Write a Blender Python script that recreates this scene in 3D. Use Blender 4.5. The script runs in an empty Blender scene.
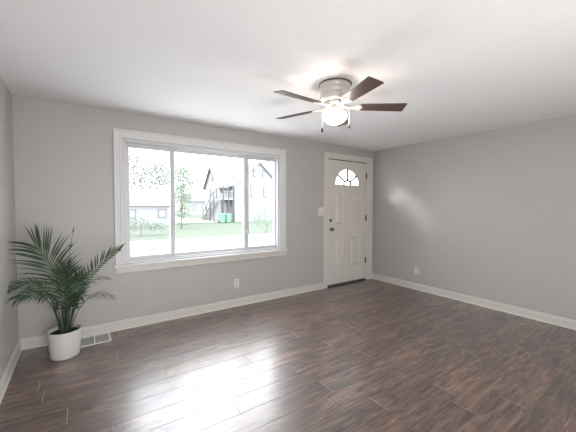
import bpy, bmesh, math, random
from mathutils import Vector, Matrix
R = math.radians
S = bpy.context.scene
COL = S.collection
random.seed(7)

# ------------------------------------------------------------------ camera
cam_d = bpy.data.cameras.new('camera'); cam = bpy.data.objects.new('camera', cam_d); COL.objects.link(cam)
YAW, PIT, ROLL, FPX = 0.602286, 0.0350189, 0.0024017, 301.998
fwd0 = Vector((math.sin(YAW), math.cos(YAW), 0)); rt0 = Vector((math.cos(YAW), -math.sin(YAW), 0)); up0 = Vector((0, 0, 1))
fw = fwd0*math.cos(PIT) - up0*math.sin(PIT); uu = fwd0*math.sin(PIT) + up0*math.cos(PIT)
rr = rt0*math.cos(ROLL) + uu*math.sin(ROLL); u2 = -rt0*math.sin(ROLL) + uu*math.cos(ROLL)
m3 = Matrix((rr, u2, -fw)).transposed()
cam.matrix_world = Matrix.Translation((0.5124, -3.8368, 1.40447)) @ m3.to_4x4()
cam_d.sensor_width = 36.0; cam_d.lens = 36.0*FPX/576.0; cam_d.clip_start = 0.02; cam_d.clip_end = 400
S.camera = cam

# ------------------------------------------------------------------ sky, light, exposure
SKY = 7.8
w = bpy.data.worlds.new('sky'); S.world = w; w.use_nodes = True
bg = w.node_tree.nodes['Background']; bg.inputs[0].default_value = (0.93, 0.965, 1.0, 1); bg.inputs[1].default_value = SKY
S.view_settings.view_transform = 'Standard'; S.view_settings.look = 'None'
S.view_settings.gamma = 1.0; S.view_settings.use_curve_mapping = False
S.view_settings.exposure = 0.42
S.cycles.use_denoising = True
S.cycles.max_bounces = 14; S.cycles.diffuse_bounces = 8; S.cycles.glossy_bounces = 6
S.cycles.transparent_max_bounces = 24; S.cycles.sample_clamp_indirect = 8.0
RW, RH, YR = 5.132, 2.44, -5.05          # room width, height, y of the rear wall


def portal(name, loc, rot, sx, sy):      # daylight portal: emits nothing itself, guides sky sampling through an opening
    l = bpy.data.lights.new(name, 'AREA'); l.shape = 'RECTANGLE'; l.size = sx; l.size_y = sy
    l.cycles.is_portal = True
    o = bpy.data.objects.new(name, l); COL.objects.link(o); o.location = loc; o.rotation_euler = rot
    return o


portal('front_window_daylight', (1.95, 0.15, 1.44), (R(-90), 0, 0), 2.1, 1.42)
portal('added_window_daylight', (0.9, YR-0.15, 1.18), (R(90), 0, 0), 1.4, 2.1)


fd = bpy.data.lights.new('ceiling_fill', 'AREA'); fd.shape = 'RECTANGLE'; fd.size = 2.2; fd.size_y = 0.4; fd.energy = 38; fd.color = (1.0, 0.98, 0.96)  # added unseen fill behind the camera, aimed up to brighten the ceiling
fo = bpy.data.objects.new('ceiling_fill', fd); COL.objects.link(fo); fo.location = (2.2, -4.3, 0.12); fo.rotation_euler = (R(180-25), 0, 0)
pl_ = bpy.data.lights.new('wall_streak_spot', 'SPOT'); pl_.energy = 320; pl_.spot_size = R(24); pl_.spot_blend = 1.0; pl_.shadow_soft_size = 0.2; pl_.color = (0.93, 0.96, 1.0)  # added spot outside, no fixture there: throws the streak on the right wall
po = bpy.data.objects.new('wall_streak_spot', pl_); COL.objects.link(po); po.location = (3.22, 1.386, 2.75)
po.rotation_euler = (Vector((4.47, 0, 1.9))-Vector(po.location)).to_track_quat('-Z', 'Y').to_euler()


# ------------------------------------------------------------------ materials
def newmat(name):
    m = bpy.data.materials.new(name); m.use_nodes = True
    nt = m.node_tree; b = nt.nodes['Principled BSDF']
    return m, nt, b


def N(nt, t, **kw):
    n = nt.nodes.new(t)
    for k, v in kw.items():
        if k in n.inputs: n.inputs[k].default_value = v
        else: setattr(n, k, v)
    return n


def paint(name, col, rough=0.5, bump=0.0, bscale=200.0, vary=0.03, metal=0.0, ior=1.45, spec=0.5):
    m, nt, b = newmat(name)
    tc = N(nt, 'ShaderNodeTexCoord'); no = N(nt, 'ShaderNodeTexNoise', Scale=6.0, Detail=4.0)
    nt.links.new(tc.outputs['Object'], no.inputs['Vector'])
    mx = N(nt, 'ShaderNodeMix', data_type='RGBA')
    mx.inputs[6].default_value = tuple(c*(1-vary) for c in col)+(1,)
    mx.inputs[7].default_value = tuple(min(1, c*(1+vary)) for c in col)+(1,)
    nt.links.new(no.outputs['Fac'], mx.inputs[0]); nt.links.new(mx.outputs[2], b.inputs['Base Color'])
    b.inputs['Roughness'].default_value = rough; b.inputs['Metallic'].default_value = metal
    b.inputs['IOR'].default_value = ior; b.inputs['Specular IOR Level'].default_value = spec
    if bump:
        n2 = N(nt, 'ShaderNodeTexNoise', Scale=bscale, Detail=3.0)
        nt.links.new(tc.outputs['Object'], n2.inputs['Vector'])
        bp = N(nt, 'ShaderNodeBump', Strength=bump, Distance=0.004)
        nt.links.new(n2.outputs['Fac'], bp.inputs['Height']); nt.links.new(bp.outputs['Normal'], b.inputs['Normal'])
    return m


M = {}
M['wall'] = paint('greige_wall_paint', (0.46, 0.438, 0.420), 0.38, 0.10, 260, 0.02)
M['ceiling'] = paint('textured_ceiling_paint', (0.76, 0.757, 0.765), 0.9, 1.0, 75, 0.01)
M['trim'] = paint('white_trim_paint', (0.62, 0.60, 0.555), 0.35, 0, 0, 0.01)
M['casing'] = paint('white_window_paint', (0.67, 0.665, 0.65), 0.35, 0, 0, 0.01)
M['door'] = paint('offwhite_door_paint', (0.66, 0.63, 0.585), 0.4, 0, 0, 0.01)
M['vinyl'] = paint('white_vinyl', (0.60, 0.61, 0.63), 0.3, 0, 0, 0.01)
M['plate'] = paint('white_plastic', (0.70, 0.68, 0.66), 0.3, 0, 0, 0.01)
M['slot'] = paint('shadowed_slot', (0.05, 0.045, 0.04), 0.6)
M['nickel'] = paint('brushed_nickel', (0.66, 0.61, 0.57), 0.40, 0, 0, 0.03, metal=0.45)
M['bronze'] = paint('aged_bronze', (0.16, 0.13, 0.10), 0.35, 0, 0, 0.05, metal=1.0)
M['rubber'] = paint('dark_weatherstrip', (0.02, 0.018, 0.016), 0.7)
M['pot'] = paint('matte_white_ceramic', (0.62, 0.60, 0.595), 0.45, 0.05, 60, 0.01)
M['soil'] = paint('potting_soil', (0.02, 0.015, 0.012), 0.95, 1.0, 90, 0.5)
M['vent'] = paint('white_enamel_metal', (0.78, 0.77, 0.73), 0.35, 0, 0, 0.01)
M['louver'] = paint('greyed_louver_enamel', (0.42, 0.43, 0.42), 0.4)
M['duct'] = paint('grey_duct', (0.12, 0.125, 0.125), 0.6)
M['concrete'] = paint('pale_concrete', (0.66, 0.66, 0.65), 0.9, 0.2, 20, 0.05, spec=0.0)
M['asphalt'] = paint('worn_asphalt', (0.40, 0.40, 0.41), 0.9, 0.2, 20, 0.06)
M['siding'] = paint('pale_grey_siding', (0.235, 0.24, 0.25), 0.8, spec=0.1)
M['shingle'] = paint('grey_shingles', (0.128, 0.131, 0.138), 0.9, 0.3, 8, 0.06, spec=0.1)
M['darkwood'] = paint('weathered_grey_wood', (0.075, 0.073, 0.075), 0.8)
M['shutter'] = paint('grey_shutter', (0.085, 0.088, 0.095), 0.7)
M['fascia'] = paint('grey_fascia', (0.13, 0.135, 0.14), 0.7)
M['bin'] = paint('green_bin_plastic', (0.10, 0.20, 0.145), 0.5)
M['bark'] = paint('bark', (0.13, 0.11, 0.095), 0.9, 0.5, 30, 0.2)


def leafmat(name, a, b_, rough=0.5, transl=0.0):
    m, nt, b = newmat(name)
    oi = N(nt, 'ShaderNodeTexCoord'); no = N(nt, 'ShaderNodeTexNoise', Scale=9.0, Detail=3.0)
    nt.links.new(oi.outputs['Object'], no.inputs['Vector'])
    cr = N(nt, 'ShaderNodeValToRGB'); cr.color_ramp.elements[0].position = 0.35; cr.color_ramp.elements[1].position = 0.65
    cr.color_ramp.elements[0].color = a+(1,); cr.color_ramp.elements[1].color = b_+(1,)
    nt.links.new(no.outputs['Fac'], cr.inputs[0]); nt.links.new(cr.outputs[0], b.inputs['Base Color'])
    b.inputs['Roughness'].default_value = rough
    if transl:
        tr = N(nt, 'ShaderNodeBsdfTranslucent'); mx = N(nt, 'ShaderNodeMixShader'); mx.inputs[0].default_value = transl
        nt.links.new(cr.outputs[0], tr.inputs[0]); nt.links.new(b.outputs[0], mx.inputs[1]); nt.links.new(tr.outputs[0], mx.inputs[2])
        nt.links.new(mx.outputs[0], nt.nodes['Material Output'].inputs[0])
    return m


M['palm'] = leafmat('palm_leaf_green', (0.018, 0.044, 0.020), (0.055, 0.108, 0.048), 0.45, 0.15)
M['stem'] = leafmat('palm_stem', (0.045, 0.055, 0.035), (0.11, 0.11, 0.075), 0.5)
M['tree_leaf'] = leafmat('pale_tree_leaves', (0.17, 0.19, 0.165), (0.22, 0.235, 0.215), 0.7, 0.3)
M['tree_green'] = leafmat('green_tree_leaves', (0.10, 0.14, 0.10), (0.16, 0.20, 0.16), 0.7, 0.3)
M['grass'] = leafmat('lawn_grass', (0.088, 0.104, 0.083), (0.098, 0.114, 0.092), 0.9)
M['grass'].node_tree.nodes['Principled BSDF'].inputs['Specular IOR Level'].default_value = 0.0


def glassmat(name, tint=(1, 1, 1), dirt=0.0):
    m = bpy.data.materials.new(name); m.use_nodes = True; nt = m.node_tree; nt.nodes.clear()
    out = N(nt, 'ShaderNodeOutputMaterial'); tr = N(nt, 'ShaderNodeBsdfTransparent'); tr.inputs[0].default_value = tint+(1,)
    gl = N(nt, 'ShaderNodeBsdfGlossy'); gl.inputs['Roughness'].default_value = 0.02
    fr = N(nt, 'ShaderNodeFresnel', IOR=1.45); mx = N(nt, 'ShaderNodeMixShader')
    ge = N(nt, 'ShaderNodeNewGeometry'); mr = N(nt, 'ShaderNodeMapRange'); mr.inputs['To Min'].default_value = 1.45; mr.inputs['To Max'].default_value = 1/1.45
    nt.links.new(ge.outputs['Backfacing'], mr.inputs['Value']); nt.links.new(mr.outputs[0], fr.inputs['IOR'])   # same reflectance from either side of the thin pane
    nt.links.new(fr.outputs[0], mx.inputs[0]); nt.links.new(tr.outputs[0], mx.inputs[1]); nt.links.new(gl.outputs[0], mx.inputs[2])
    last = mx
    if dirt:
        df = N(nt, 'ShaderNodeBsdfTranslucent'); df.inputs[0].default_value = (0.9, 0.9, 0.9, 1)
        m2 = N(nt, 'ShaderNodeMixShader'); m2.inputs[0].default_value = dirt
        nt.links.new(mx.outputs[0], m2.inputs[1]); nt.links.new(df.outputs[0], m2.inputs[2]); last = m2
    nt.links.new(last.outputs[0], out.inputs[0])
    return m


M['glass'] = glassmat('clear_glass')
M['screen'] = glassmat('fine_insect_mesh', (0.92, 0.925, 0.93), 0.012)
M['faraway_glass'] = paint('dim_window_glass', (0.16, 0.17, 0.18), 0.15)
m, nt, b = newmat('lit_opal_glass'); M['globe'] = m
b.inputs['Base Color'].default_value = (1, 0.97, 0.92, 1); b.inputs['Emission Color'].default_value = (1, 0.92, 0.84, 1)
b.inputs['Emission Strength'].default_value = 8.0
_tr = N(nt, 'ShaderNodeBsdfTransparent'); _mx = N(nt, 'ShaderNodeMixShader'); _mx.inputs[0].default_value = 0.6
nt.links.new(b.outputs[0], _mx.inputs[1]); nt.links.new(_tr.outputs[0], _mx.inputs[2]); nt.links.new(_mx.outputs[0], nt.nodes['Material Output'].inputs[0])

# fan blade wood
m, nt, b = newmat('dark_walnut_blade'); M['blade'] = m
tc = N(nt, 'ShaderNodeTexCoord'); mp = N(nt, 'ShaderNodeMapping'); mp.inputs['Scale'].default_value = (3, 60, 60)
no = N(nt, 'ShaderNodeTexNoise', Scale=1.5, Detail=5.0); cr = N(nt, 'ShaderNodeValToRGB')
cr.color_ramp.elements[0].color = (0.040, 0.026, 0.022, 1); cr.color_ramp.elements[1].color = (0.125, 0.082, 0.070, 1)
nt.links.new(tc.outputs['Object'], mp.inputs[0]); nt.links.new(mp.outputs[0], no.inputs['Vector'])
nt.links.new(no.outputs['Fac'], cr.inputs[0]); nt.links.new(cr.outputs[0], b.inputs['Base Color']); b.inputs['Roughness'].default_value = 0.4

# wood floor: hand-scraped dark laminate, each plank shifted by its own random attribute
m, nt, b = newmat('dark_handscraped_laminate'); M['floor'] = m
tc = N(nt, 'ShaderNodeTexCoord'); at = N(nt, 'ShaderNodeAttribute', attribute_name='plank')
sc = N(nt, 'ShaderNodeVectorMath', operation='SCALE'); sc.inputs['Scale'].default_value = 37.0
nt.links.new(at.outputs['Vector'], sc.inputs[0])
ad = N(nt, 'ShaderNodeVectorMath', operation='ADD'); nt.links.new(tc.outputs['Object'], ad.inputs[0]); nt.links.new(sc.outputs[0], ad.inputs[1])


def stretched(scale, vecscale, detail, dist=0.0, rough=0.6):
    mp = N(nt, 'ShaderNodeMapping'); mp.inputs['Scale'].default_value = vecscale
    nt.links.new(ad.outputs[0], mp.inputs[0])
    n = N(nt, 'ShaderNodeTexNoise', Scale=scale, Detail=detail, Distortion=dist, Roughness=rough)
    nt.links.new(mp.outputs[0], n.inputs['Vector']); return n


def ramp(src, stops):
    r = N(nt, 'ShaderNodeValToRGB')
    e = r.color_ramp.elements
    while len(e) < len(stops): e.new(0.5)
    for i, (p, c) in enumerate(stops):
        e[i].position = p; e[i].color = c+(1,) if len(c) == 3 else c
    nt.links.new(src, r.inputs[0]); return r


def mixc(a, b_, fac, mode='MIX'):
    x = N(nt, 'ShaderNodeMix', data_type='RGBA', blend_type=mode)
    if isinstance(fac, float): x.inputs[0].default_value = fac
    else: nt.links.new(fac, x.inputs[0])
    nt.links.new(a, x.inputs[6]); nt.links.new(b_, x.inputs[7]); return x.outputs[2]


broad = stretched(1.0, (2.2, 11, 1), 6, 1.4, 0.68)
base = ramp(broad.outputs['Fac'], [(0.36, (0.036, 0.024, 0.021)), (0.46, (0.108, 0.060, 0.043)), (0.56, (0.168, 0.098, 0.071)), (0.68, (0.25, 0.155, 0.116))])
fig = stretched(1.0, (2.4, 34, 1), 7, 1.6, 0.68)
figr = ramp(fig.outputs['Fac'], [(0.38, (0.22, 0.22, 0.23)), (0.49, (0.95, 0.95, 0.95)), (0.62, (1.2, 1.17, 1.15))])
fine = stretched(1.0, (2, 80, 1), 5, 0.5, 0.7)
finer = ramp(fine.outputs['Fac'], [(0.36, (0.55, 0.55, 0.55)), (0.52, (1, 1, 1)), (0.68, (1.3, 1.28, 1.26))])
c1 = mixc(base.outputs[0], figr.outputs[0], 0.85, 'MULTIPLY')
c2 = mixc(c1, finer.outputs[0], 0.85, 'MULTIPLY')
sep = N(nt, 'ShaderNodeSeparateXYZ'); nt.links.new(at.outputs['Vector'], sep.inputs[0])
tone = ramp(sep.outputs['Z'], [(0.0, (0.72, 0.72, 0.74)), (1.0, (1.28, 1.22, 1.18))])
c3 = mixc(c2, tone.outputs[0], 0.8, 'MULTIPLY')
edge = N(nt, 'ShaderNodeRGB'); edge.outputs[0].default_value = (0.36, 0.31, 0.28, 1)
inv = N(nt, 'ShaderNodeMath', operation='SUBTRACT'); inv.inputs[0].default_value = 1.0; nt.links.new(at.outputs['Alpha'], inv.inputs[1])
c4 = mixc(c3, edge.outputs[0], inv.outputs[0])
nt.links.new(c4, b.inputs['Base Color'])
b.inputs['IOR'].default_value = 1.75
b.inputs['Coat Weight'].default_value = 1.0; b.inputs['Coat Roughness'].default_value = 0.27; b.inputs['Coat IOR'].default_value = 1.85
rr_ = N(nt, 'ShaderNodeMapRange'); rr_.inputs['To Min'].default_value = 0.42; rr_.inputs['To Max'].default_value = 0.58
nt.links.new(fig.outputs['Fac'], rr_.inputs['Value']); nt.links.new(rr_.outputs[0], b.inputs['Roughness'])
bp = N(nt, 'ShaderNodeBump', Strength=0.35, Distance=0.002)
hm = N(nt, 'ShaderNodeMath', operation='ADD'); nt.links.new(fig.outputs['Fac'], hm.inputs[0]); nt.links.new(fine.outputs['Fac'], hm.inputs[1])
nt.links.new(hm.outputs[0], bp.inputs['Height']); nt.links.new(bp.outputs['Normal'], b.inputs['Normal'])


# ------------------------------------------------------------------ mesh helpers
class MB:
    def __init__(s): s.bm = bmesh.new()

    def box(s, x0, x1, y0, y1, z0, z1, mat=None):
        vs = [Vector((x, y, z)) for x in (x0, x1) for y in (y0, y1) for z in (z0, z1)]
        if mat is not None: vs = [mat @ v for v in vs]
        v = [s.bm.verts.new(p) for p in vs]
        for f in ((0, 1, 3, 2), (4, 6, 7, 5), (0, 4, 5, 1), (2, 3, 7, 6), (0, 2, 6, 4), (1, 5, 7, 3)):
            s.bm.faces.new([v[i] for i in f])
        return s

    def prism(s, pts, axis, a, b_):      # polygon in the other two axes (u, v), extruded from a to b_ along axis
        def mk(u, v, t):
            return {'x': (t, u, v), 'y': (u, t, v), 'z': (u, v, t)}[axis]
        A = [s.bm.verts.new(mk(u, v, a)) for u, v in pts]; B = [s.bm.verts.new(mk(u, v, b_)) for u, v in pts]
        s.bm.faces.new(A); s.bm.faces.new(B[::-1]); n = len(pts)
        for i in range(n): s.bm.faces.new((A[i], B[i], B[(i+1) % n], A[(i+1) % n]))
        return s

    def lathe(s, prof, c=(0, 0, 0), seg=40, axis='z'):
        rings = []
        for r, h in prof:
            if r < 1e-6: rings.append([s.bm.verts.new(s._ax(c, 0, 0, h, axis))])
            else: rings.append([s.bm.verts.new(s._ax(c, r*math.cos(2*math.pi*i/seg), r*math.sin(2*math.pi*i/seg), h, axis)) for i in range(seg)])
        for A, B in zip(rings, rings[1:]):
            for i in range(seg):
                j = (i+1) % seg
                if len(A) == 1 and len(B) == 1: continue
                if len(A) == 1: s.bm.faces.new((A[0], B[i], B[j]))
                elif len(B) == 1: s.bm.faces.new((A[i], A[j], B[0]))
                else: s.bm.faces.new((A[i], A[j], B[j], B[i]))
        return s

    def _ax(s, c, a, b_, h, axis):
        v = {'z': (a, b_, h), 'y': (a, h, b_), 'x': (h, a, b_)}[axis]
        return Vector(c)+Vector(v)

    def tube(s, pts, rad, seg=8):
        pts = [Vector(p) for p in pts]; rings = []
        for i, p in enumerate(pts):
            t = (pts[min(i+1, len(pts)-1)]-pts[max(i-1, 0)]).normalized()
            a = t.cross(Vector((0, 0, 1)) if abs(t.z) < 0.9 else Vector((1, 0, 0))).normalized(); b_ = t.cross(a)
            r = rad[i] if isinstance(rad, (list, tuple)) else rad
            rings.append([s.bm.verts.new(p+a*r*math.cos(2*math.pi*k/seg)+b_*r*math.sin(2*math.pi*k/seg)) for k in range(seg)])
        for A, B in zip(rings, rings[1:]):
            for k in range(seg): s.bm.faces.new((A[k], A[(k+1) % seg], B[(k+1) % seg], B[k]))
        s.bm.faces.new(rings[0][::-1]); s.bm.faces.new(rings[-1]); return s

    def build(s, name, mat, parent=None, bevel=0.0, smooth=False, bseg=2, loc=None):
        bmesh.ops.recalc_face_normals(s.bm, faces=s.bm.faces)
        me = bpy.data.meshes.new(name); s.bm.to_mesh(me); s.bm.free()
        o = bpy.data.objects.new(name, me); COL.objects.link(o); me.materials.append(mat)
        if smooth:
            for p in me.polygons: p.use_smooth = True
        if bevel:
            md = o.modifiers.new('bevel', 'BEVEL'); md.width = bevel; md.segments = bseg; md.limit_method = 'ANGLE'; md.angle_limit = R(40)
        if loc: o.location = loc
        if parent: o.parent = parent
        return o


def struct(o, label=None):
    o['kind'] = 'structure'
    if label: o['label'] = label
    return o


def tag(o, label, cat, group=None, kind=None):
    o['label'] = label; o['category'] = cat
    if group: o['group'] = group
    if kind: o['kind'] = kind
    return o


def empty(name, loc=(0, 0, 0), rz=0.0):
    o = bpy.data.objects.new(name, None); COL.objects.link(o); o.location = loc; o.rotation_euler = (0, 0, rz); o.empty_display_size = 0.1
    return o


def copy_tree(o, parent=None):
    c = o.copy(); COL.objects.link(c)
    if parent: c.parent = parent
    for ch in list(o.children): copy_tree(ch, c)
    return c


# ------------------------------------------------------------------ ground outside
GZ = -0.6
struct(MB().box(-40, 90, 14.8, 140, GZ-0.3, GZ).build('far_lawn', M['grass']), 'pale green lawn beyond the street')
struct(MB().box(-40, 90, 7.6, 14.8, GZ-0.3, GZ-0.02).build('street', M['concrete']), 'pale street between the lawns')
struct(MB().box(-40, 90, 0.2, 7.6, GZ-0.3, GZ).build('front_bounce_ground', M['concrete']), 'unseen pale ground below the window, added to brighten the ceiling')  # out of view; pale strip added to bounce daylight up to the ceiling
struct(MB().box(-40, 90, -40, YR-0.4, GZ-0.3, GZ).build('back_patio', M['concrete']), 'pale patio behind the room')
struct(MB().box(9, 14.2, 31, 60, GZ, GZ+0.02).build('parking_pad', M['concrete']), 'pale driveway beside the white house')

# ------------------------------------------------------------------ room shell
T = 0.16
WX0, WX1, WZ0, WZ1 = 0.905, 3.000, 0.735, 2.148     # front window opening
DX0, DX1, DZ1 = 3.950, 4.970, 2.225                 # door opening
wb = MB()
WS = -0.012   # window unit sits this far left of its nominal place
wb.box(-T, WX0+WS, 0, T, -0.1, RH); wb.box(WX0+WS, WX1+WS, 0, T, -0.1, WZ0); wb.box(WX0+WS, WX1+WS, 0, T, WZ1, RH)
wb.box(WX1+WS, DX0, 0, T, -0.1, RH); wb.box(DX0, DX1, 0, T, DZ1, RH); wb.box(DX1, RW+T, 0, T, -0.1, RH)
struct(wb.build('wall_front', M['wall']), 'greige wall holding the picture window and the entry door')
struct(MB().box(-T, 0, YR-T, 0, -0.1, RH).build('wall_left', M['wall']))
struct(MB().box(RW, RW+T, YR-T, 0, -0.1, RH).build('wall_right', M['wall']))
RX0, RX1, RZ0, RZ1 = 0.25, 1.55, 0.15, 2.2
rb = MB(); rb.box(0, RX0, YR-T, YR, -0.1, RH); rb.box(RX1, RW, YR-T, YR, -0.1, RH)
rb.box(RX0, RX1, YR-T, YR, -0.1, RZ0); rb.box(RX0, RX1, YR-T, YR, RZ1, RH)
struct(rb.build('wall_rear', M['wall']))
struct(MB().box(-T, RW+T, YR-T, T, RH, RH+0.2).build('ceiling', M['ceiling']))

# floor: staggered planks with V-grooves, one mesh
bm = bmesh.new(); lay = bm.loops.layers.float_color.new('plank')
PWD, PLN = 0.18, 1.332
known = {-1: 0.263, 0: 1.08, 1: 0.416, 2: 1.225, 3: 0.66, 4: 1.377, 5: 2.06, 7: 2.23, 8: 2.78}
G = 0.0018
row = -7
while True:
    y1 = -1.12-PWD*row; y0 = y1-PWD
    if y1 < YR: break
    ya, yb = max(y0, YR), min(y1, 0.0)
    if yb - ya > 0.005:
        x = known.get(row, random.uniform(0, PLN)); x -= PLN*math.ceil(x/PLN)
        while x < RW:
            xa, xb = max(x, 0.0), min(x+PLN, RW)
            if xb-xa > 0.005:
                cc = (random.random(), random.random(), random.random(), 1)
                o4 = [bm.verts.new(p) for p in ((xa, ya, -G), (xb, ya, -G), (xb, yb, -G), (xa, yb, -G))]
                i4 = [bm.verts.new(p) for p in ((xa+G, ya+G, 0), (xb-G, ya+G, 0), (xb-G, yb-G, 0), (xa+G, yb-G, 0))]
                fs = [bm.faces.new(i4)]+[bm.faces.new((o4[k], o4[(k+1) % 4], i4[(k+1) % 4], i4[k])) for k in range(4)]
                for fi, f in enumerate(fs):
                    for lp in f.loops: lp[lay] = cc[:3]+(0.0 if fi in (2, 4) else 1.0,)
            x += PLN
    row += 1
me = bpy.data.meshes.new('floor'); bm.to_mesh(me); bm.free(); me.materials.append(M['floor'])
fl = bpy.data.objects.new('floor', me); COL.objects.link(fl); struct(fl, 'dark brown hand-scraped wood plank floor')
struct(MB().box(0, RW, YR, 0.0, -0.1, -0.004).build('subfloor', M['rubber']))


# baseboards
def bb_profile(h=0.105, t=0.015):
    return [(0, 0), (t+0.009, 0), (t+0.008, 0.009), (t+0.005, 0.015), (t, 0.019), (t, h-0.022), (t-0.004, h-0.016), (t-0.004, h-0.008), (t-0.009, h), (0, h)]


P = bb_profile()
struct(MB().prism([(-u, v) for u, v in P], 'x', 0.0, 3.872).build('baseboard_front', M['trim']))
struct(MB().prism([(-u, v) for u, v in P], 'x', 5.078, RW).build('baseboard_front_corner', M['trim']))
struct(MB().prism([(u, v) for u, v in P], 'y', 0, YR).build('baseboard_left', M['trim']))
struct(MB().prism([(RW-u, v) for u, v in P], 'y', 0, YR).build('baseboard_right', M['trim']))

# ------------------------------------------------------------------ window_1
win = empty('window_1', ((WX0+WX1)/2, 0, WZ0)); struct(win, 'large white three-pane sliding picture window')
OX, OZ = win.location.x, win.location.z


def wbx(mb, x0, x1, y0, y1, z0, z1): return mb.box(x0-OX, x1-OX, y0, y1, z0-OZ, z1-OZ)


c = MB()   # casing: flat board with a raised outer back-band and inner bead
for (x0, x1, z0, z1) in ((0.834, 0.912, WZ0, 2.243), (2.996, 3.114, WZ0, 2.243)):
    pass
wbx(c, 0.834, 0.906, -0.016, 0, WZ0, 2.243); wbx(c, 3.0, 3.114, -0.016, 0, WZ0, 2.243); wbx(c, 0.906, 3.0, -0.016, 0, 2.148, 2.243)
wbx(c, 0.834, 0.852, -0.024, -0.016, WZ0, 2.243); wbx(c, 3.096, 3.114, -0.024, -0.016, WZ0, 2.243); wbx(c, 0.852, 3.096, -0.024, -0.016, 2.225, 2.243)
wbx(c, 0.892, 0.906, -0.022, -0.016, WZ0, 2.162); wbx(c, 3.0, 3.014, -0.022, -0.016, WZ0, 2.162); wbx(c, 0.906, 3.0, -0.022, -0.016, 2.148, 2.162)
c.build('window_casing', M['casing'], win, bevel=0.002)
c = MB(); wbx(c, 0.812, 3.138, -0.045, 0.03, WZ0-0.026, WZ0); c.build('window_sill', M['casing'], win, bevel=0.005)
c = MB(); wbx(c, 0.834, 3.114, -0.018, 0, 0.642, WZ0-0.026); wbx(c, 0.834, 3.114, -0.024, -0.018, 0.642, 0.655); c.build('apron', M['trim'], win, bevel=0.003)
c = MB()   # vinyl frame with stepped jambs
wbx(c, WX0, WX0+0.052, 0.0, 0.14, WZ0, WZ1); wbx(c, WX1-0.03, WX1, 0.0, 0.14, WZ0, WZ1)
wbx(c, WX0+0.035, WX1-0.03, 0.0, 0.14, WZ1-0.035, WZ1); wbx(c, WX0+0.035, WX1-0.03, 0.0, 0.14, WZ0, WZ0+0.022)
wbx(c, WX0+0.035, WX1-0.03, 0.055, 0.14, WZ1-0.062, WZ1-0.035); wbx(c, WX0+0.035, WX1-0.03, 0.03, 0.14, WZ0+0.022, WZ0+0.036)
c.build('window_frame', M['vinyl'], win, bevel=0.003)


def sash(x0, x1, z0, z1, y0, y1, l, r, t, bt, name='sash'):
    c = MB()
    wbx(c, x0, x0+l, y0, y1, z0, z1); wbx(c, x1-r, x1, y0, y1, z0, z1)
    wbx(c, x0+l, x1-r, y0, y1, z1-t, z1); wbx(c, x0+l, x1-r, y0, y1, z0, z0+bt)
    s_ = c.build(name, M['vinyl'], win, bevel=0.004)
    g = MB(); wbx(g, x0+l, x1-r, (y0+y1)/2-0.002, (y0+y1)/2+0.002, z0+bt, z1-t); g.build('glass_pane', M['glass'], s_)
    return s_


ZB, ZT = WZ0+0.036, WZ1-0.035
s1 = sash(0.944, 1.478, ZB, ZT-0.02, 0.045, 0.072, 0.036, 0.052, 0.035, 0.040)
s2 = sash(1.440, 2.470, ZB, ZT-0.02, 0.080, 0.105, 0.050, 0.045, 0.028, 0.034)
s3 = sash(2.425, 2.966, ZB, ZT-0.02, 0.045, 0.072, 0.075, 0.030, 0.035, 0.040)
for s_, x, z in ((s1, 1.452, 1.98), (s1, 1.452, 0.90), (s3, 2.462, 1.93), (s3, 2.462, 1.02)):
    c = MB(); wbx(c, x-0.012, x+0.012, 0.028, 0.045, z-0.035, z+0.035); wbx(c, x-0.005, x+0.005, 0.018, 0.028, z-0.02, z+0.02)
    c.build('latch', M['vinyl'], s_, bevel=0.003)
c = MB(); wbx(c, 0.962, 1.44, 0.118, 0.119, ZB+0.02, ZT-0.03); sc_ = c.build('insect_screen', M['screen'], win)

win.location.x += WS
for s_ in (s1, s2, s3): s_.location.x -= WS

# ------------------------------------------------------------------ added rear window, unseen behind the camera, lets in more daylight
rw = empty('added_rear_window', ((RX0+RX1)/2, YR, RZ0)); struct(rw, 'added unseen rear window that brings in more daylight')
c = MB(); W2 = (RX1-RX0)/2; H2 = RZ1-RZ0
for x in (-W2, W2-0.06): c.box(x, x+0.06, -0.12, -0.04, 0, H2)
c.box(-W2, W2, -0.12, -0.04, 0, 0.06); c.box(-W2, W2, -0.12, -0.04, H2-0.06, H2)
c.build('window_frame', M['vinyl'], rw)
MB().box(-W2+0.06, W2-0.06, -0.082, -0.078, 0.06, H2-0.06).build('glass_pane', M['glass'], rw)

# ------------------------------------------------------------------ door_1
dr = empty('door_1', (4.460, 0, 0)); struct(dr, 'off-white entry door with a half-round sunburst window')
DO = 4.485


def dbx(mb, x0, x1, y0, y1, z0, z1): return mb.box(x0-DO, x1-DO, y0, y1, z0, z1)


c = MB(); dbx(c, 3.897, 3.985, -0.018, 0, 0, 2.298); dbx(c, 4.985, 5.103, -0.018, 0, 0, 2.298); dbx(c, 3.985, 4.985, -0.018, 0, 2.215, 2.298)
dbx(c, 3.897, 3.915, -0.024, -0.018, 0, 2.298); dbx(c, 5.085, 5.103, -0.024, -0.018, 0, 2.298); dbx(c, 3.915, 5.085, -0.024, -0.018, 2.28, 2.298)
c.build('door_casing', M['door'], dr, bevel=0.003)
c = MB(); dbx(c, 3.975, 4.0, 0, 0.15, 0, 2.225); dbx(c, 4.965, 4.995, 0, 0.15, 0, 2.225); dbx(c, 4.0, 4.965, 0, 0.15, 2.202, 2.225)
c.build('door_frame', M['door'], dr)
c = MB(); dbx(c, 3.976, 4.994, 0.0, 0.155, -0.1, 0.012); dbx(c, 4.0, 4.965, 0.030, 0.058, 0.018, 0.046); dbx(c, 4.0, 4.965, 0.012, 0.06, 2.190, 2.204); c.build('weatherstrip', M['rubber'], dr)

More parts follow.
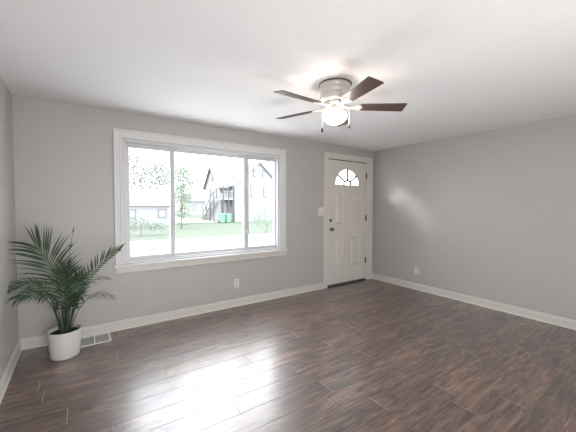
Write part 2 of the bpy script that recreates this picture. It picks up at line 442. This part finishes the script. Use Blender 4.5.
# slab with six sunk areas: a front skin of strips around panel recesses and the fan-light hole
SX0, SX1, SZ0, SZ1, SY = 4.006, 4.960, 0.034, 2.192, 0.018
FX, FZ, FRX, FRZ = 4.468, 1.772, 0.290, 0.272       # fan light centre, base, radii
panels = [(4.190, 4.395, 1.085, 1.630), (4.575, 4.790, 1.085, 1.630), (4.190, 4.395, 0.318, 0.842), (4.575, 4.790, 0.318, 0.842)]
c = MB()
HT = FZ+FRZ+0.03
dbx(c, SX0, 4.190, SY, SY+0.045, SZ0, 1.72); dbx(c, 4.790, SX1, SY, SY+0.045, SZ0, 1.72); dbx(c, 4.395, 4.575, SY, SY+0.045, SZ0, 1.72)
for xa, xb in ((4.190, 4.395), (4.575, 4.790)):
    dbx(c, xa, xb, SY, SY+0.045, SZ0, 0.318); dbx(c, xa, xb, SY, SY+0.045, 0.842, 1.085); dbx(c, xa, xb, SY, SY+0.045, 1.630, 1.72)
dbx(c, SX0, FX-0.34, SY, SY+0.045, 1.72, SZ1); dbx(c, FX+0.34, SX1, SY, SY+0.045, 1.72, SZ1)
dbx(c, FX-0.34, FX+0.34, SY, SY+0.045, 1.72, FZ); dbx(c, FX-0.34, FX+0.34, SY, SY+0.045, HT, SZ1)
n = 32
arc = [(FX-DO+FRX*math.cos(math.pi*i/n), FZ+FRZ*math.sin(math.pi*i/n)) for i in range(n+1)]
outr = []
for i in range(n+1):
    a = math.pi*i/n; dx, dz = math.cos(a), math.sin(a)
    k = min(0.34/abs(dx) if abs(dx) > 1e-6 else 9, (HT-FZ)/dz if dz > 1e-6 else 9)
    outr.append((FX-DO+dx*k, FZ+dz*k))
outr_full = outr
for i in range(n):
    q = [arc[i], outr[i], outr[i+1], arc[i+1]]
    c.prism(q, 'y', SY, SY+0.045)
for cx_ in (-1, 1):
    pass
# corners of the surround square that the radial strips cut off
kk = [i for i in range(n) if abs(outr[i][0]-outr[i+1][0]) > 1e-5 and abs(outr[i][1]-outr[i+1][1]) > 1e-5]
for i in kk:
    cxx = (FX-DO+0.34) if outr[i][0] > FX-DO else (FX-DO-0.34)
    c.prism([outr[i], (cxx, HT), outr[i+1]], 'y', SY, SY+0.045)
slab = c.build('door_slab', M['door'], dr)
c = MB()
for (xa, xb, za, zb) in panels:   # raised panels: moulding slope, field
    xa -= DO; xb -= DO
    lv = [(0.0, SY), (0.010, SY+0.020), (0.024, SY+0.020), (0.044, SY+0.004)]
    prev = None
    for ins, yy in lv:
        ring = [c.bm.verts.new(p) for p in ((xa+ins, yy, za+ins), (xb-ins, yy, za+ins), (xb-ins, yy, zb-ins), (xa+ins, yy, zb-ins))]
        if prev:
            for k in range(4): c.bm.faces.new((prev[k], prev[(k+1) % 4], ring[(k+1) % 4], ring[k]))
        prev = ring
    c.bm.faces.new(prev)
c.build('door_panels', M['door'], dr)
# fan light
tr = MB()
for (r0, r1, ya, yb) in ((0.0, 0.022, SY-0.008, SY+0.003),):
    for i in range(n):
        a0, a1 = math.pi*i/n, math.pi*(i+1)/n
        f = lambda a, e: (FX-DO+(FRX+e)*math.cos(a), FZ+(FRZ+e)*math.sin(a))
        tr.prism([f(a0, -0.004), f(a0, r1), f(a1, r1), f(a1, -0.004)], 'y', ya, yb)
tr.box(FX-DO-FRX-0.022, FX-DO+FRX+0.022, SY-0.008, SY+0.003, FZ-0.022, FZ+0.002)
fan_fr = tr.build('fanlight_frame', M['door'], dr)
g = MB(); g.prism(arc, 'y', SY+0.02, SY+0.024); g.build('glass_pane', M['glass'], fan_fr)
g = MB()
for a in (R(90), R(38), R(142)):
    d = Vector((FRX*math.cos(a), 0, FRZ*math.sin(a))); p0 = Vector((FX-DO, SY-0.001, FZ))+d*0.30; p1 = Vector((FX-DO, SY-0.001, FZ))+d
    g.tube([p0, p1], 0.018, 6)
g.tube([Vector((FX-DO+0.30*FRX*math.cos(R(a)), SY-0.001, FZ+0.30*FRZ*math.sin(R(a)))) for a in range(0, 181, 15)], 0.018, 6)
g.build('muntin', M['shutter'], fan_fr)
# hardware
k = MB(); k.lathe([(0, 0), (0.028, 0), (0.030, -0.006), (0.024, -0.012), (0.012, -0.013), (0.012, -0.035), (0.024, -0.042), (0.029, -0.052), (0.027, -0.064), (0.016, -0.070), (0, -0.071)], (4.082-DO, SY, 0.995), 24, 'y')
k.build('door_knob', M['bronze'], dr, smooth=True)
k = MB(); k.lathe([(0, 0), (0.027, 0), (0.027, -0.008), (0.020, -0.014), (0, -0.014)], (4.072-DO, SY, 1.150), 24, 'y')
k.box(4.072-DO-0.006, 4.072-DO+0.006, SY-0.032, SY-0.013, 1.130, 1.170)
k.build('deadbolt', M['bronze'], dr)
for z in (1.955, 1.175, 0.380):
    k = MB(); k.tube([(4.962-DO, 0.010, z-0.052), (4.962-DO, 0.010, z+0.052)], 0.0085, 10); k.box(4.948-DO, 4.962-DO, SY-0.004, SY+0.002, z-0.05, z+0.05); k.box(4.962-DO, 4.972-DO, -0.001, 0.02, z-0.05, z+0.05)
    k.build('hinge', M['bronze'], dr)


# ------------------------------------------------------------------ switch and outlets
def plate(name, wd, ht):
    o = empty(name)
    c = MB().box(-wd/2, wd/2, -0.006, 0, -ht/2, ht/2); c.build('cover_plate', M['plate'], o, bevel=0.003)
    return o


sw = plate('light_switch', 0.125, 0.135); sw.location = (3.812, 0, 1.304)
for dx in (-0.028, 0.028):
    t = MB().box(dx-0.005, dx+0.005, -0.016, -0.005, -0.004, 0.014, Matrix.Rotation(0, 4, 'X')).build('toggle', M['plate'], sw, bevel=0.002)
tag(sw, 'white double light switch plate on the wall beside the entry door', 'light switch')


def outlet():
    o = plate('wall_outlet', 0.078, 0.122)
    for dz in (-0.029, 0.029):
        f = MB().box(-0.017, 0.017, -0.0085, -0.005, dz-0.020, dz+0.020).build('receptacle', M['trim'], o, bevel=0.004)
        s_ = MB(); s_.box(-0.008, -0.005, -0.0095, -0.0080, dz-0.004, dz+0.009); s_.box(0.005, 0.008, -0.0095, -0.0080, dz-0.004, dz+0.009); s_.box(-0.003, 0.003, -0.0095, -0.008, dz-0.014, dz-0.009)
        s_.build('slot', M['slot'], f)
    return o


o1 = outlet(); o1.location = (2.283, 0, 0.320); tag(o1, 'white wall outlet below the picture window', 'outlet', 'white duplex wall outlets')
o2 = copy_tree(o1); o2.location = (RW, -0.922, 0.316); o2.rotation_euler = (0, 0, R(-90)); tag(o2, 'white wall outlet on the right-hand wall near the door', 'outlet', 'white duplex wall outlets')

# ------------------------------------------------------------------ floor register
vr = empty('floor_register', (0.612, -0.146, 0)); VW, VD = 0.143, 0.125
c = MB(); fr_ = 0.020
c.box(-VW, VW, -VD, -VD+fr_, 0, 0.006); c.box(-VW, VW, VD-fr_, VD, 0, 0.006); c.box(-VW, -VW+fr_, -VD+fr_, VD-fr_, 0, 0.006); c.box(VW-fr_, VW, -VD+fr_, VD-fr_, 0, 0.006)
c.box(-0.006, 0.006, -VD+fr_, VD-fr_, 0, 0.006)
c.build('register_frame', M['vent'], vr, bevel=0.002)
MB().box(-VW+fr_, VW-fr_, -VD+fr_, VD-fr_, 0.0003, 0.0012).build('duct_opening', M['duct'], vr)
c = MB(); y = -VD+fr_+0.006
while y < VD-fr_-0.004:
    c.box(-VW+fr_, -0.006, y, y+0.0048, 0.001, 0.005); c.box(0.006, VW-fr_, y, y+0.0048, 0.001, 0.005); y += 0.0125
c.build('louvers', M['louver'], vr)
tag(vr, 'white metal floor vent register between the palm pot and the baseboard', 'floor vent')

# ------------------------------------------------------------------ ceiling fan
FC = Vector((2.331, -1.901, RH))
cf = empty('ceiling_fan', FC)
c = MB(); c.lathe([(0, 0), (0.128, 0), (0.130, -0.006), (0.129, -0.030), (0.122, -0.036), (0.122, -0.050), (0.126, -0.054), (0.126, -0.066), (0.119, -0.072),
                   (0.119, -0.088), (0.128, -0.096), (0.132, -0.112), (0.128, -0.130), (0.108, -0.148), (0.080, -0.156), (0, -0.156)], (0, 0, 0), 56)
c.build('motor_housing', M['nickel'], cf, smooth=True)
MB().lathe([(0.129, 0.0), (0.141, 0.0), (0.141, -0.006), (0.129, -0.008)], (0, 0, 0), 56).build('ceiling_ring', M['bronze'], cf, smooth=True)
c = MB(); c.lathe([(0, -0.154), (0.088, -0.154), (0.092, -0.162), (0.088, -0.172), (0.060, -0.178), (0, -0.178)], (0, 0, 0), 40)
c.build('flywheel', M['nickel'], cf, smooth=True)
ZBL = -0.190


def blade(ang):
    c = MB()
    r0, r1, w0, w1 = 0.190, 0.600, 0.052, 0.064
    pts = [(r0, -w0*0.55), (r0+0.015, -w0*0.9), (r0+0.05, -w0)]
    pts += [(r1-0.010, -w1), (r1-0.002, -w1+0.004), (r1, -w1+0.012)]
    pts += [(r1, w1-0.012), (r1-0.002, w1-0.004), (r1-0.010, w1)]
    pts += [(r0+0.05, w0), (r0+0.015, w0*0.9), (r0, w0*0.55)]
    c.prism(pts, 'z', -0.003, 0.003)
    b_ = c.build('blade', M['blade'], cf, bevel=0.001)
    b_.location = (0, 0, ZBL); b_.rotation_euler = (R(-12), 0, ang)
    b_.rotation_mode = 'XYZ'
    i = MB()
    i.prism([(0.07, -0.012), (0.13, -0.010), (0.165, -0.020), (0.195, -0.045), (0.215, -0.040), (0.222, -0.018), (0.238, 0.0), (0.222, 0.018), (0.215, 0.040), (0.195, 0.045), (0.165, 0.020), (0.13, 0.010), (0.07, 0.012)], 'z', -0.008, -0.003)
    i.tube([(0.06, 0, 0.012), (0.10, 0, 0.004), (0.14, 0, -0.003)], 0.010, 8)
    i.build('blade_bracket', M['nickel'], b_, bevel=0.0015)
    return b_


for k in range(5): blade(R(-34-72*k))
c = MB(); c.lathe([(0, -0.178), (0.034, -0.178), (0.034, -0.200), (0.050, -0.206), (0.052, -0.222), (0.040, -0.230), (0.0, -0.230)], (0, 0, 0), 32)
for k in range(8):
    a = k*math.pi/4; c.lathe([(0, -0.182), (0.006, -0.182), (0.006, -0.174), (0, -0.174)], (0.062*math.cos(a), 0.062*math.sin(a), 0), 8)
for k in range(10):
    a = k*math.pi/5+0.2
    MB().lathe([(0, -0.168), (0.006, -0.170), (0.007, -0.178), (0, -0.182)], (0.078*math.cos(a), 0.078*math.sin(a), 0), 8).build('screw', M['rubber'], cf)
c.build('light_fitter', M['nickel'], cf, smooth=True)
c = MB(); c.lathe([(0.042, -0.224), (0.070, -0.228), (0.090, -0.242), (0.100, -0.264), (0.097, -0.288), (0.083, -0.310), (0.058, -0.326), (0.030, -0.334), (0, -0.337)], (0, 0, 0), 40)
c.build('glass_globe', M['globe'], cf, smooth=True)
bl = bpy.data.lights.new('bulb', 'POINT'); bl.energy = 9; bl.shadow_soft_size = 0.06; bl.color = (1, 0.86, 0.76)
bo = bpy.data.objects.new('bulb', bl); COL.objects.link(bo); bo.parent = cf; bo.location = (0, 0, -0.285)
for (ax_, ay_, zz) in ((-0.096, 0.040, -0.372), (0.088, -0.066, -0.335)):
    v = Vector((ax_, ay_, 0)); v2 = v*1.10
    c = MB(); c.tube([v*0.45+Vector((0, 0, -0.215)), v+Vector((0, 0, -0.222)), v2+Vector((0, 0, -0.24)), v2+Vector((0, 0, zz))], 0.0014, 6)
    ch = c.build('pull_chain', M['nickel'], cf)
    MB().lathe([(0, 0), (0.004, -0.001), (0.008, -0.012), (0.009, -0.030), (0.005, -0.040), (0, -0.041)], v2+Vector((0, 0, zz)), 12).build('fob', M['rubber'], ch, smooth=True)
tag(cf, 'nickel flush-mount ceiling fan with dark wood blades and a lit globe', 'ceiling fan')

# ------------------------------------------------------------------ potted palm
PC = Vector((0.373, -0.375, 0))
pp = empty('potted_palm', PC)
c = MB(); c.lathe([(0, 0), (0.104, 0), (0.112, 0.004), (0.116, 0.020), (0.133, 0.244), (0.132, 0.249), (0.126, 0.249), (0.123, 0.236), (0.120, 0.205), (0, 0.205)], (0, 0, 0), 48)
c.build('pot', M['pot'], pp, smooth=True)
rs = random.Random(3)
c = MB(); c.lathe([(0, 0.224), (0.04, 0.226), (0.08, 0.222), (0.121, 0.218), (0.121, 0.207), (0, 0.207)], (0, 0, 0), 32)
c.build('soil', M['soil'], pp, smooth=True)


def bez(a, b_, c_, t): return a*(1-t)**2+b_*2*t*(1-t)+c_*t*t


def keep_in(p):      # leaves rest against the walls rather than passing through them (pot-relative coordinates)
    q = p+PC
    q.x = max(q.x, 0.012+0.004*math.sin(q.z*40)); q.y = min(q.y, -0.030)
    return q-PC


def frond(base, ctrl, tip, nl=16, ln=0.24, start=0.35, droop=0.25, face=(0, -1, 0.15), bias=(1, 1), spread=62, rad=0.0048, wid=0.0115, seed=0):
    r = random.Random(seed)
    a = Vector(base)-PC; b_ = Vector(ctrl)-PC; c_ = Vector(tip)-PC
    pts = [bez(a, b_, c_, i/18) for i in range(19)]
    mb = MB(); mb.tube([keep_in(p) for p in pts], [rad*(1-0.75*i/18) for i in range(19)], 6)
    fc = Vector(face).normalized()
    for side in (1, -1):
        kb = bias[0] if side == 1 else bias[1]
        if kb <= 0: continue
        for j in range(nl):
            u = (j+0.5)/nl; t = start+(1-start)*u
            p = bez(a, b_, c_, t); tg = (bez(a, b_, c_, min(1, t+0.02))-bez(a, b_, c_, t-0.02)).normalized()
            sd = tg.cross(fc).normalized()*side
            an = R(spread*(1-0.62*u)+r.uniform(-5, 5))
            d = (tg*math.cos(an)+sd*math.sin(an)+fc*r.uniform(0.05, 0.22)).normalized()
            L = ln*kb*(0.55+0.9*math.sin(math.pi*min(1, 0.12+0.80*u))**0.8)*r.uniform(0.88, 1.08)*0.75
            q = p.copy(); nseg = 6; prevv = None; dd = d.copy()
            wv = dd.cross(fc)
            if wv.length < 1e-3: wv = Vector((1, 0, 0))
            wv.normalize(); tw = r.uniform(-0.5, 0.5)
            wv = (wv*math.cos(tw)+fc*math.sin(tw)).normalized()
            for s_ in range(nseg+1):
                f = s_/nseg; wd = wid*(0.35+1.3*f if f < 0.3 else 0.74+0.26*(1-abs(f-0.45)))*(1-f**3)*0.5*2
                wd = max(0.0006, wd*0.62)
                qq = keep_in(q)
                cur = (mb.bm.verts.new(qq-wv*wd), mb.bm.verts.new(qq-fc*wd*0.35), mb.bm.verts.new(qq+wv*wd))
                if prevv:
                    mb.bm.faces.new((prevv[0], prevv[1], cur[1], cur[0])); mb.bm.faces.new((prevv[1], prevv[2], cur[2], cur[1]))
                prevv = cur
                dd = (dd+Vector((0, 0, -droop*(0.3+f)*0.33))).normalized(); q = q+dd*(L/nseg)
    return mb.build('frond', M['palm'], pp)


B = lambda dx, dy: (PC.x+dx, PC.y+dy, 0.215)
frond(B(-.010, .0), (.375, -.38, .80), (.180, -.44, 1.055), 23, .29, .36, .30, bias=(1.0, 1.0), spread=58, seed=1, face=(0.1, -1, .1))
frond(B(.010, .01), (.385, -.37, .80), (.462, -.38, 1.215), 3, .05, .50, .05, spread=12, seed=2, wid=0.007)
frond(B(.030, -.01), (.470, -.39, .74), (.830, -.41, .955), 18, .145, .42, .12, bias=(.30, 1.0), spread=50, seed=3, face=(-.1, -1, .2))
frond(B(.035, .01), (.500, -.33, .76), (.748, -.28, .655), 9, .07, .50, .6, seed=4, face=(0, -.6, 1), wid=.006)
frond(B(.040, -.02), (.520, -.42, .67), (.770, -.46, .500), 10, .08, .50, .7, seed=5, face=(0, -.5, 1), wid=.007)
frond(B(-.030, .0), (.300, -.42, .80), (.030, -.50, .715), 15, .125, .50, .5, seed=6, face=(0, -.5, 1))
frond(B(-.030, -.02), (.290, -.50, .74), (.080, -.62, .650), 13, .13, .50, .7, seed=7, face=(0, -.5, 1))
frond(B(.0, .02), (.380, -.28, .66), (.385, -.20, .80), 13, .16, .35, .2, seed=8)
frond(B(.015, .02), (.430, -.28, .62), (.520, -.24, .72), 12, .14, .35, .3, seed=9)
frond(B(.01, -.03), (.400, -.50, .62), (.430, -.60, .600), 12, .15, .40, .5, seed=10, face=(0, -.3, 1))
frond(B(-.02, -.03), (.340, -.50, .62), (.270, -.58, .620), 12, .13, .40, .5, seed=12, face=(0, -.4, 1))
frond(B(.03, .0), (.450, -.44, .60), (.510, -.50, .560), 11, .13, .35, .6, seed=13, face=(0, -.4, 1))
frond(B(.0, -.01), (.390, -.40, .58), (.370, -.43, .780), 14, .16, .30, .15, seed=14)
frond(B(.02, -.01), (.420, -.40, .52), (.470, -.43, .700), 12, .14, .35, .15, seed=15)
for i in range(11):      # bare canes between soil and crown
    a = rs.uniform(0, 2*math.pi); r_ = rs.uniform(0.008, 0.042)
    p0 = Vector((r_*math.cos(a), r_*math.sin(a)*0.8, 0.212)); p2 = Vector((p0.x*2.6, p0.y*2.0, rs.uniform(0.42, 0.55)))
    p1 = Vector((p0.x*1.3, p0.y*1.2, 0.34))
    MB().tube([bez(p0, p1, p2, t/6) for t in range(7)], [0.0075-0.0006*t for t in range(7)], 7).build('stem', M['stem'], pp, smooth=True)
tag(pp, 'green potted palm with arching fronds in a white pot in the corner', 'potted plant')


# ------------------------------------------------------------------ outside: houses, trees, bin
def rake(mb, p0, p1, y0, y1, t=0.14):
    mb.prism([(p0[0], p0[1]), (p1[0], p1[1]), (p1[0], p1[1]+t), (p0[0], p0[1]+t)], 'y', y0, y1)


hs = empty('house', (15.86, 29.8, GZ)); HX, HY = 15.76, 29.8


def hp(name, mb, mat, parent=None): return mb.build(name, mat, parent or hs)


# wing: front gable
ze, za, xw0, xw1 = 3.85-GZ, 6.80-GZ, 0.0, 6.56
c = MB(); c.prism([(xw0, 0), (xw1, 0), (xw1, ze), ((xw0+xw1)/2, za), (xw0, ze)], 'y', 0, 7.0); hp('wing_wall', c, M['siding'])
c = MB()
xm = (xw0+xw1)/2; sl = (za-ze)/xm
for sgn in (-1, 1):
    xe = xm+sgn*(xm+0.25); zee = za-sl*(xm+0.25)
    c.prism([(xm, za), (xe, zee), (xe, zee+0.16), (xm, za+0.16)], 'y', -0.3, 7.2)
hp('wing_roof', c, M['shingle'])
# main block to the left, gable end faces west
c = MB(); y0, y1, zt, ap = 1.25, 6.1, 3.75-GZ, 6.35-GZ; ym = (y0+y1)/2
c.prism([(y0, 0), (y1, 0), (y1, zt), (ym, ap), (y0, zt)], 'x', -1.45, 5.0); hp('main_wall', c, M['siding'])
c = MB(); s2_ = (ap-zt)/(ym-y0)
for sgn in (-1, 1):
    ye = ym+sgn*(ym-y0+0.3); zee = ap-s2_*(ym-y0+0.3)
    c.prism([(ym, ap), (ye, zee), (ye, zee+0.15), (ym, ap+0.15)], 'x', -1.75, 3.4)
hp('main_roof', c, M['shingle'])


for sgn in (-1, 1):
    xe = xm+sgn*(xm+0.28); zee = za-sl*(xm+0.28)
    hp('fascia_board', MB().prism([(xm, za-0.10), (xe, zee-0.10), (xe, zee+0.14), (xm, za+0.14)], 'y', -0.36, -0.30), M['fascia'])
    ye = ym+sgn*(ym-y0+0.33); zee = ap-s2_*(ym-y0+0.33)
    hp('fascia_board', MB().prism([(ym, ap-0.10), (ye, zee-0.10), (ye, zee+0.14), (ym, ap+0.14)], 'x', -1.81, -1.75), M['fascia'])
hp('gutter', MB().box(-1.6, -0.3, y0-0.42, y0-0.30, 3.44-GZ, 3.56-GZ), M['fascia'])


def hwin(x, z, wd, ht, face='y', yy=0.0):
    c = MB()
    if face == 'y': c.box(x-wd/2, x+wd/2, yy-0.06, yy+0.02, z-ht/2, z+ht/2)
    else: c.box(yy-0.06, yy+0.02, x-wd/2, x+wd/2, z-ht/2, z+ht/2)
    f = hp('window', c, M['shutter'])
    c = MB()
    if face == 'y': c.box(x-wd*0.28, x+wd*0.28, yy-0.08, yy-0.06, z-ht*0.42, z+ht*0.42)
    else: c.box(yy-0.08, yy-0.06, x-wd*0.28, x+wd*0.28, z-ht*0.42, z+ht*0.42)
    hp('pane', c, M['faraway_glass'], f)


for x, z, wd, ht in ((2.7, 5.45-GZ, .34, .95), (3.95, 5.45-GZ, .34, .95), (2.3, 3.15-GZ, .38, 1.5), (4.15, 3.15-GZ, .38, 1.5)):
    hwin(x, z, wd, ht)
for yv, z in ((2.4, 2.9-GZ), (4.4, 2.9-GZ), (4.4, .6-GZ), (3.6, 5.0-GZ)): hwin(yv, z, .5, 1.1, 'x', -1.45)
# porch in the notch: posts, deck, railing, doors
c = MB(); c.box(-1.45, 0, 0.1, 1.25, 2.05-GZ, 2.25-GZ); hp('porch_deck', c, M['siding'])
for x in (-1.4, -0.75, -0.1):
    c = MB(); c.box(x-0.06, x+0.06, 0.1, 0.22, 0, 3.7-GZ); hp('porch_post', c, M['darkwood'])
c = MB(); c.box(-1.45, 0, 0.12, 0.18, 3.05-GZ, 3.12-GZ)
for i in range(9): c.box(-1.42+i*0.17, -1.39+i*0.17, 0.13, 0.17, 2.25-GZ, 3.05-GZ)
hp('railing', c, M['siding'])
for x in (-1.05, -0.35):
    c = MB(); c.box(x-0.27, x+0.27, 1.20, 1.26, 2.9-GZ, 3.7-GZ); hp('doorway', c, M['darkwood'])
    c = MB(); c.box(x-0.16, x+0.16, 1.20, 1.26, 0.0-GZ, 1.9-GZ); hp('doorway', c, M['darkwood'])
# outside staircase along the west gable
c = MB()
for i in range(12):
    yy = 5.4-i*0.33; zz = i*0.22
    c.box(-2.05, -1.5, yy-0.33, yy, zz, zz+0.06)
c.prism([(5.5, 0), (5.5, 0.20), (1.5, 2.85), (1.5, 2.60)], 'x', -2.1, -2.04)
c.prism([(5.5, 0.95), (5.5, 1.03), (1.5, 3.75), (1.5, 3.67)], 'x', -2.1, -2.04)
for yy, zz in ((5.4, 1.0), (4.1, 1.85), (2.8, 2.7), (1.5, 3.6)): c.box(-2.12, -2.02, yy-0.06, yy+0.06, 0, zz)
hp('staircase', c, M['darkwood'])
tag(hs, 'tall white two-gabled house with grey roof seen through the window', 'house', 'houses across the street')

h2 = empty('house', (3.2, 27.5, GZ))
MB().prism([(0, 0), (5.2, 0), (5.2, 1.95), (0, 1.95)], 'y', 0, 6).build('wall', M['siding'], h2)
c = MB(); c.prism([(-0.3, 1.93), (6.3, 1.93), (3.0, 3.7)], 'x', -0.3, 5.5); c.build('roof', M['shingle'], h2)
for x in (1.2, 3.9):
    f = MB().box(x-0.4, x+0.4, -0.05, 0.02, 0.75, 1.6).build('window', M['shutter'], h2)
    MB().box(x-0.3, x+0.3, -0.07, -0.05, 0.85, 1.5).build('pane', M['siding'], f)
tag(h2, 'low pale house behind the left window pane', 'house', 'houses across the street')

h3 = empty('house', (19.3, 60, GZ))
MB().box(0, 6.5, 0, 6, 0, 2.8).build('wall', M['siding'], h3)
MB().prism([(-0.4, 2.8), (6.4, 2.8), (3.0, 4.6)], 'x', -0.4, 7.0).build('roof', M['shingle'], h3)
for x in (1.2, 3.2, 5.2):
    f = MB().box(x-0.4, x+0.4, -0.05, 0.02, 0.9, 2.2).build('window', M['shutter'], h3)
    MB().box(x-0.28, x+0.28, -0.07, -0.05, 1.0, 2.1).build('pane', M['siding'], f)
tag(h3, 'distant small pale house left of the two-gabled house', 'house', 'houses across the street')


def wheelie(x, y, name='trash_bin'):
    o = empty(name, (x, y, GZ))
    c = MB()
    A = [(-0.24, -0.26), (0.24, -0.26), (0.24, 0.26), (-0.24, 0.26)]
    lo = [c.bm.verts.new((u, v, 0.06)) for u, v in A]; hi = [c.bm.verts.new((u*1.25, v*1.2, 0.95)) for u, v in A]
    c.bm.faces.new(lo); c.bm.faces.new(hi)
    for k in range(4): c.bm.faces.new((lo[k], lo[(k+1) % 4], hi[(k+1) % 4], hi[k]))
    c.build('bin_body', M['bin'], o)
    MB().prism([(-0.36, 0.95), (0.38, 0.95), (0.38, 1.02), (0.0, 1.07), (-0.36, 1.0)], 'x', -0.32, 0.32).build('lid', M['bin'], o)
    for s_ in (-1, 1): MB().lathe([(0, -0.03), (0.12, -0.03), (0.12, 0.03), (0, 0.03)], (s_*0.27, 0.24, 0.12), 16, 'x').build('wheel', M['rubber'], o)
    return o


tag(wheelie(13.75, 28.6), 'green wheeled trash bin by the house porch, left one of two', 'trash bin', 'green bins by the porch')
tag(wheelie(14.42, 28.5), 'green wheeled trash bin by the house porch, right one of two', 'trash bin', 'green bins by the porch')


def tree(x, y, h, blobs, label, leaf='tree_leaf', nleaf=1400, ls=0.13, tr=0.12, seed=0, name='tree', group='trees outside'):
    r = random.Random(seed); o = empty(name, (x, y, GZ))
    top = max(b_[2] for b_ in blobs)
    c = MB(); c.tube([(0, 0, 0), (0.02*h, 0, h*0.3), (-0.01*h, 0.02*h, h*0.6), (0, 0, top)], [tr, tr*0.8, tr*0.5, tr*0.2], 8)
    for bx, by, bz, br in blobs:
        c.tube([(0, 0, h*0.3), (bx*0.5, by*0.5, (h*0.3+bz)/2), (bx, by, bz)], [tr*0.5, tr*0.35, tr*0.12], 6)
    c.build('trunk', M['bark'], o, smooth=True)
    c = MB(); tot = sum(b_[3]**2 for b_ in blobs)
    for bx, by, bz, br in blobs:
        for _ in range(int(nleaf*br*br/tot)):
            v = Vector((r.gauss(0, 1), r.gauss(0, 1), r.gauss(0, 1))).normalized()*br*(r.random()**0.45)
            p = Vector((bx, by, bz))+Vector((v.x, v.y, v.z*0.85))
            nn = Vector((r.gauss(0, 1), r.gauss(0, 1), r.gauss(0, 1))).normalized(); uu_ = nn.orthogonal().normalized(); vv = nn.cross(uu_)
            s_ = ls*r.uniform(0.6, 1.3)
            q = [c.bm.verts.new(p+uu_*s_), c.bm.verts.new(p+vv*s_*0.5), c.bm.verts.new(p-uu_*s_), c.bm.verts.new(p-vv*s_*0.5)]
            c.bm.faces.new(q)
    c.build('foliage', M[leaf], o)
    return tag(o, label, 'tree', group)


tree(7.6, 22.6, 5.0, [(.1, 0, 0.9, 0.8), (.3, 0, 1.9, 0.75), (0, 0, 2.9, 0.9), (.2, 0, 3.9, 0.9), (-.5, 0, 4.8, 0.9), (.5, .2, 4.9, .7)], 'narrow green tree just right of the left window mullion', 'tree_green', 1500, .10, .05, 1)
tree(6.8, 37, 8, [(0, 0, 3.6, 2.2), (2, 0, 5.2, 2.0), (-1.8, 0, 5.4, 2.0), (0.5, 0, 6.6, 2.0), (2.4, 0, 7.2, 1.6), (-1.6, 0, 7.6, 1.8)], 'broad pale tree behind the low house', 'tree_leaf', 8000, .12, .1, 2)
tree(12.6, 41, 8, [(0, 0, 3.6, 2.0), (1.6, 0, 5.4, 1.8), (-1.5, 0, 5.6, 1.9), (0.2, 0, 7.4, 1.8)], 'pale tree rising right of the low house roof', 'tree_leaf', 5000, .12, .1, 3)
tree(3.7, 17.6, 1.6, [(0, 0, 0.75, 0.55), (.7, 0, 0.65, 0.5), (-.7, 0, 0.7, 0.55), (-1.3, 0, .55, .45), (1.3, 0, .6, .45)], 'low green bush on the lawn behind the left pane', 'tree_green', 900, .07, .03, 4, name='bush')
tree(8.0, 8.9, 2.1, [(-.1, 0, 1.45, .45), (-.55, .1, 1.15, .42), (.15, 0, 1.1, .35), (-.15, 0, 1.85, .3), (-.6, 0, 1.5, .3)], 'young sapling growing outside the right window pane', 'tree_green', 1500, .035, .022, 5, name='sapling')
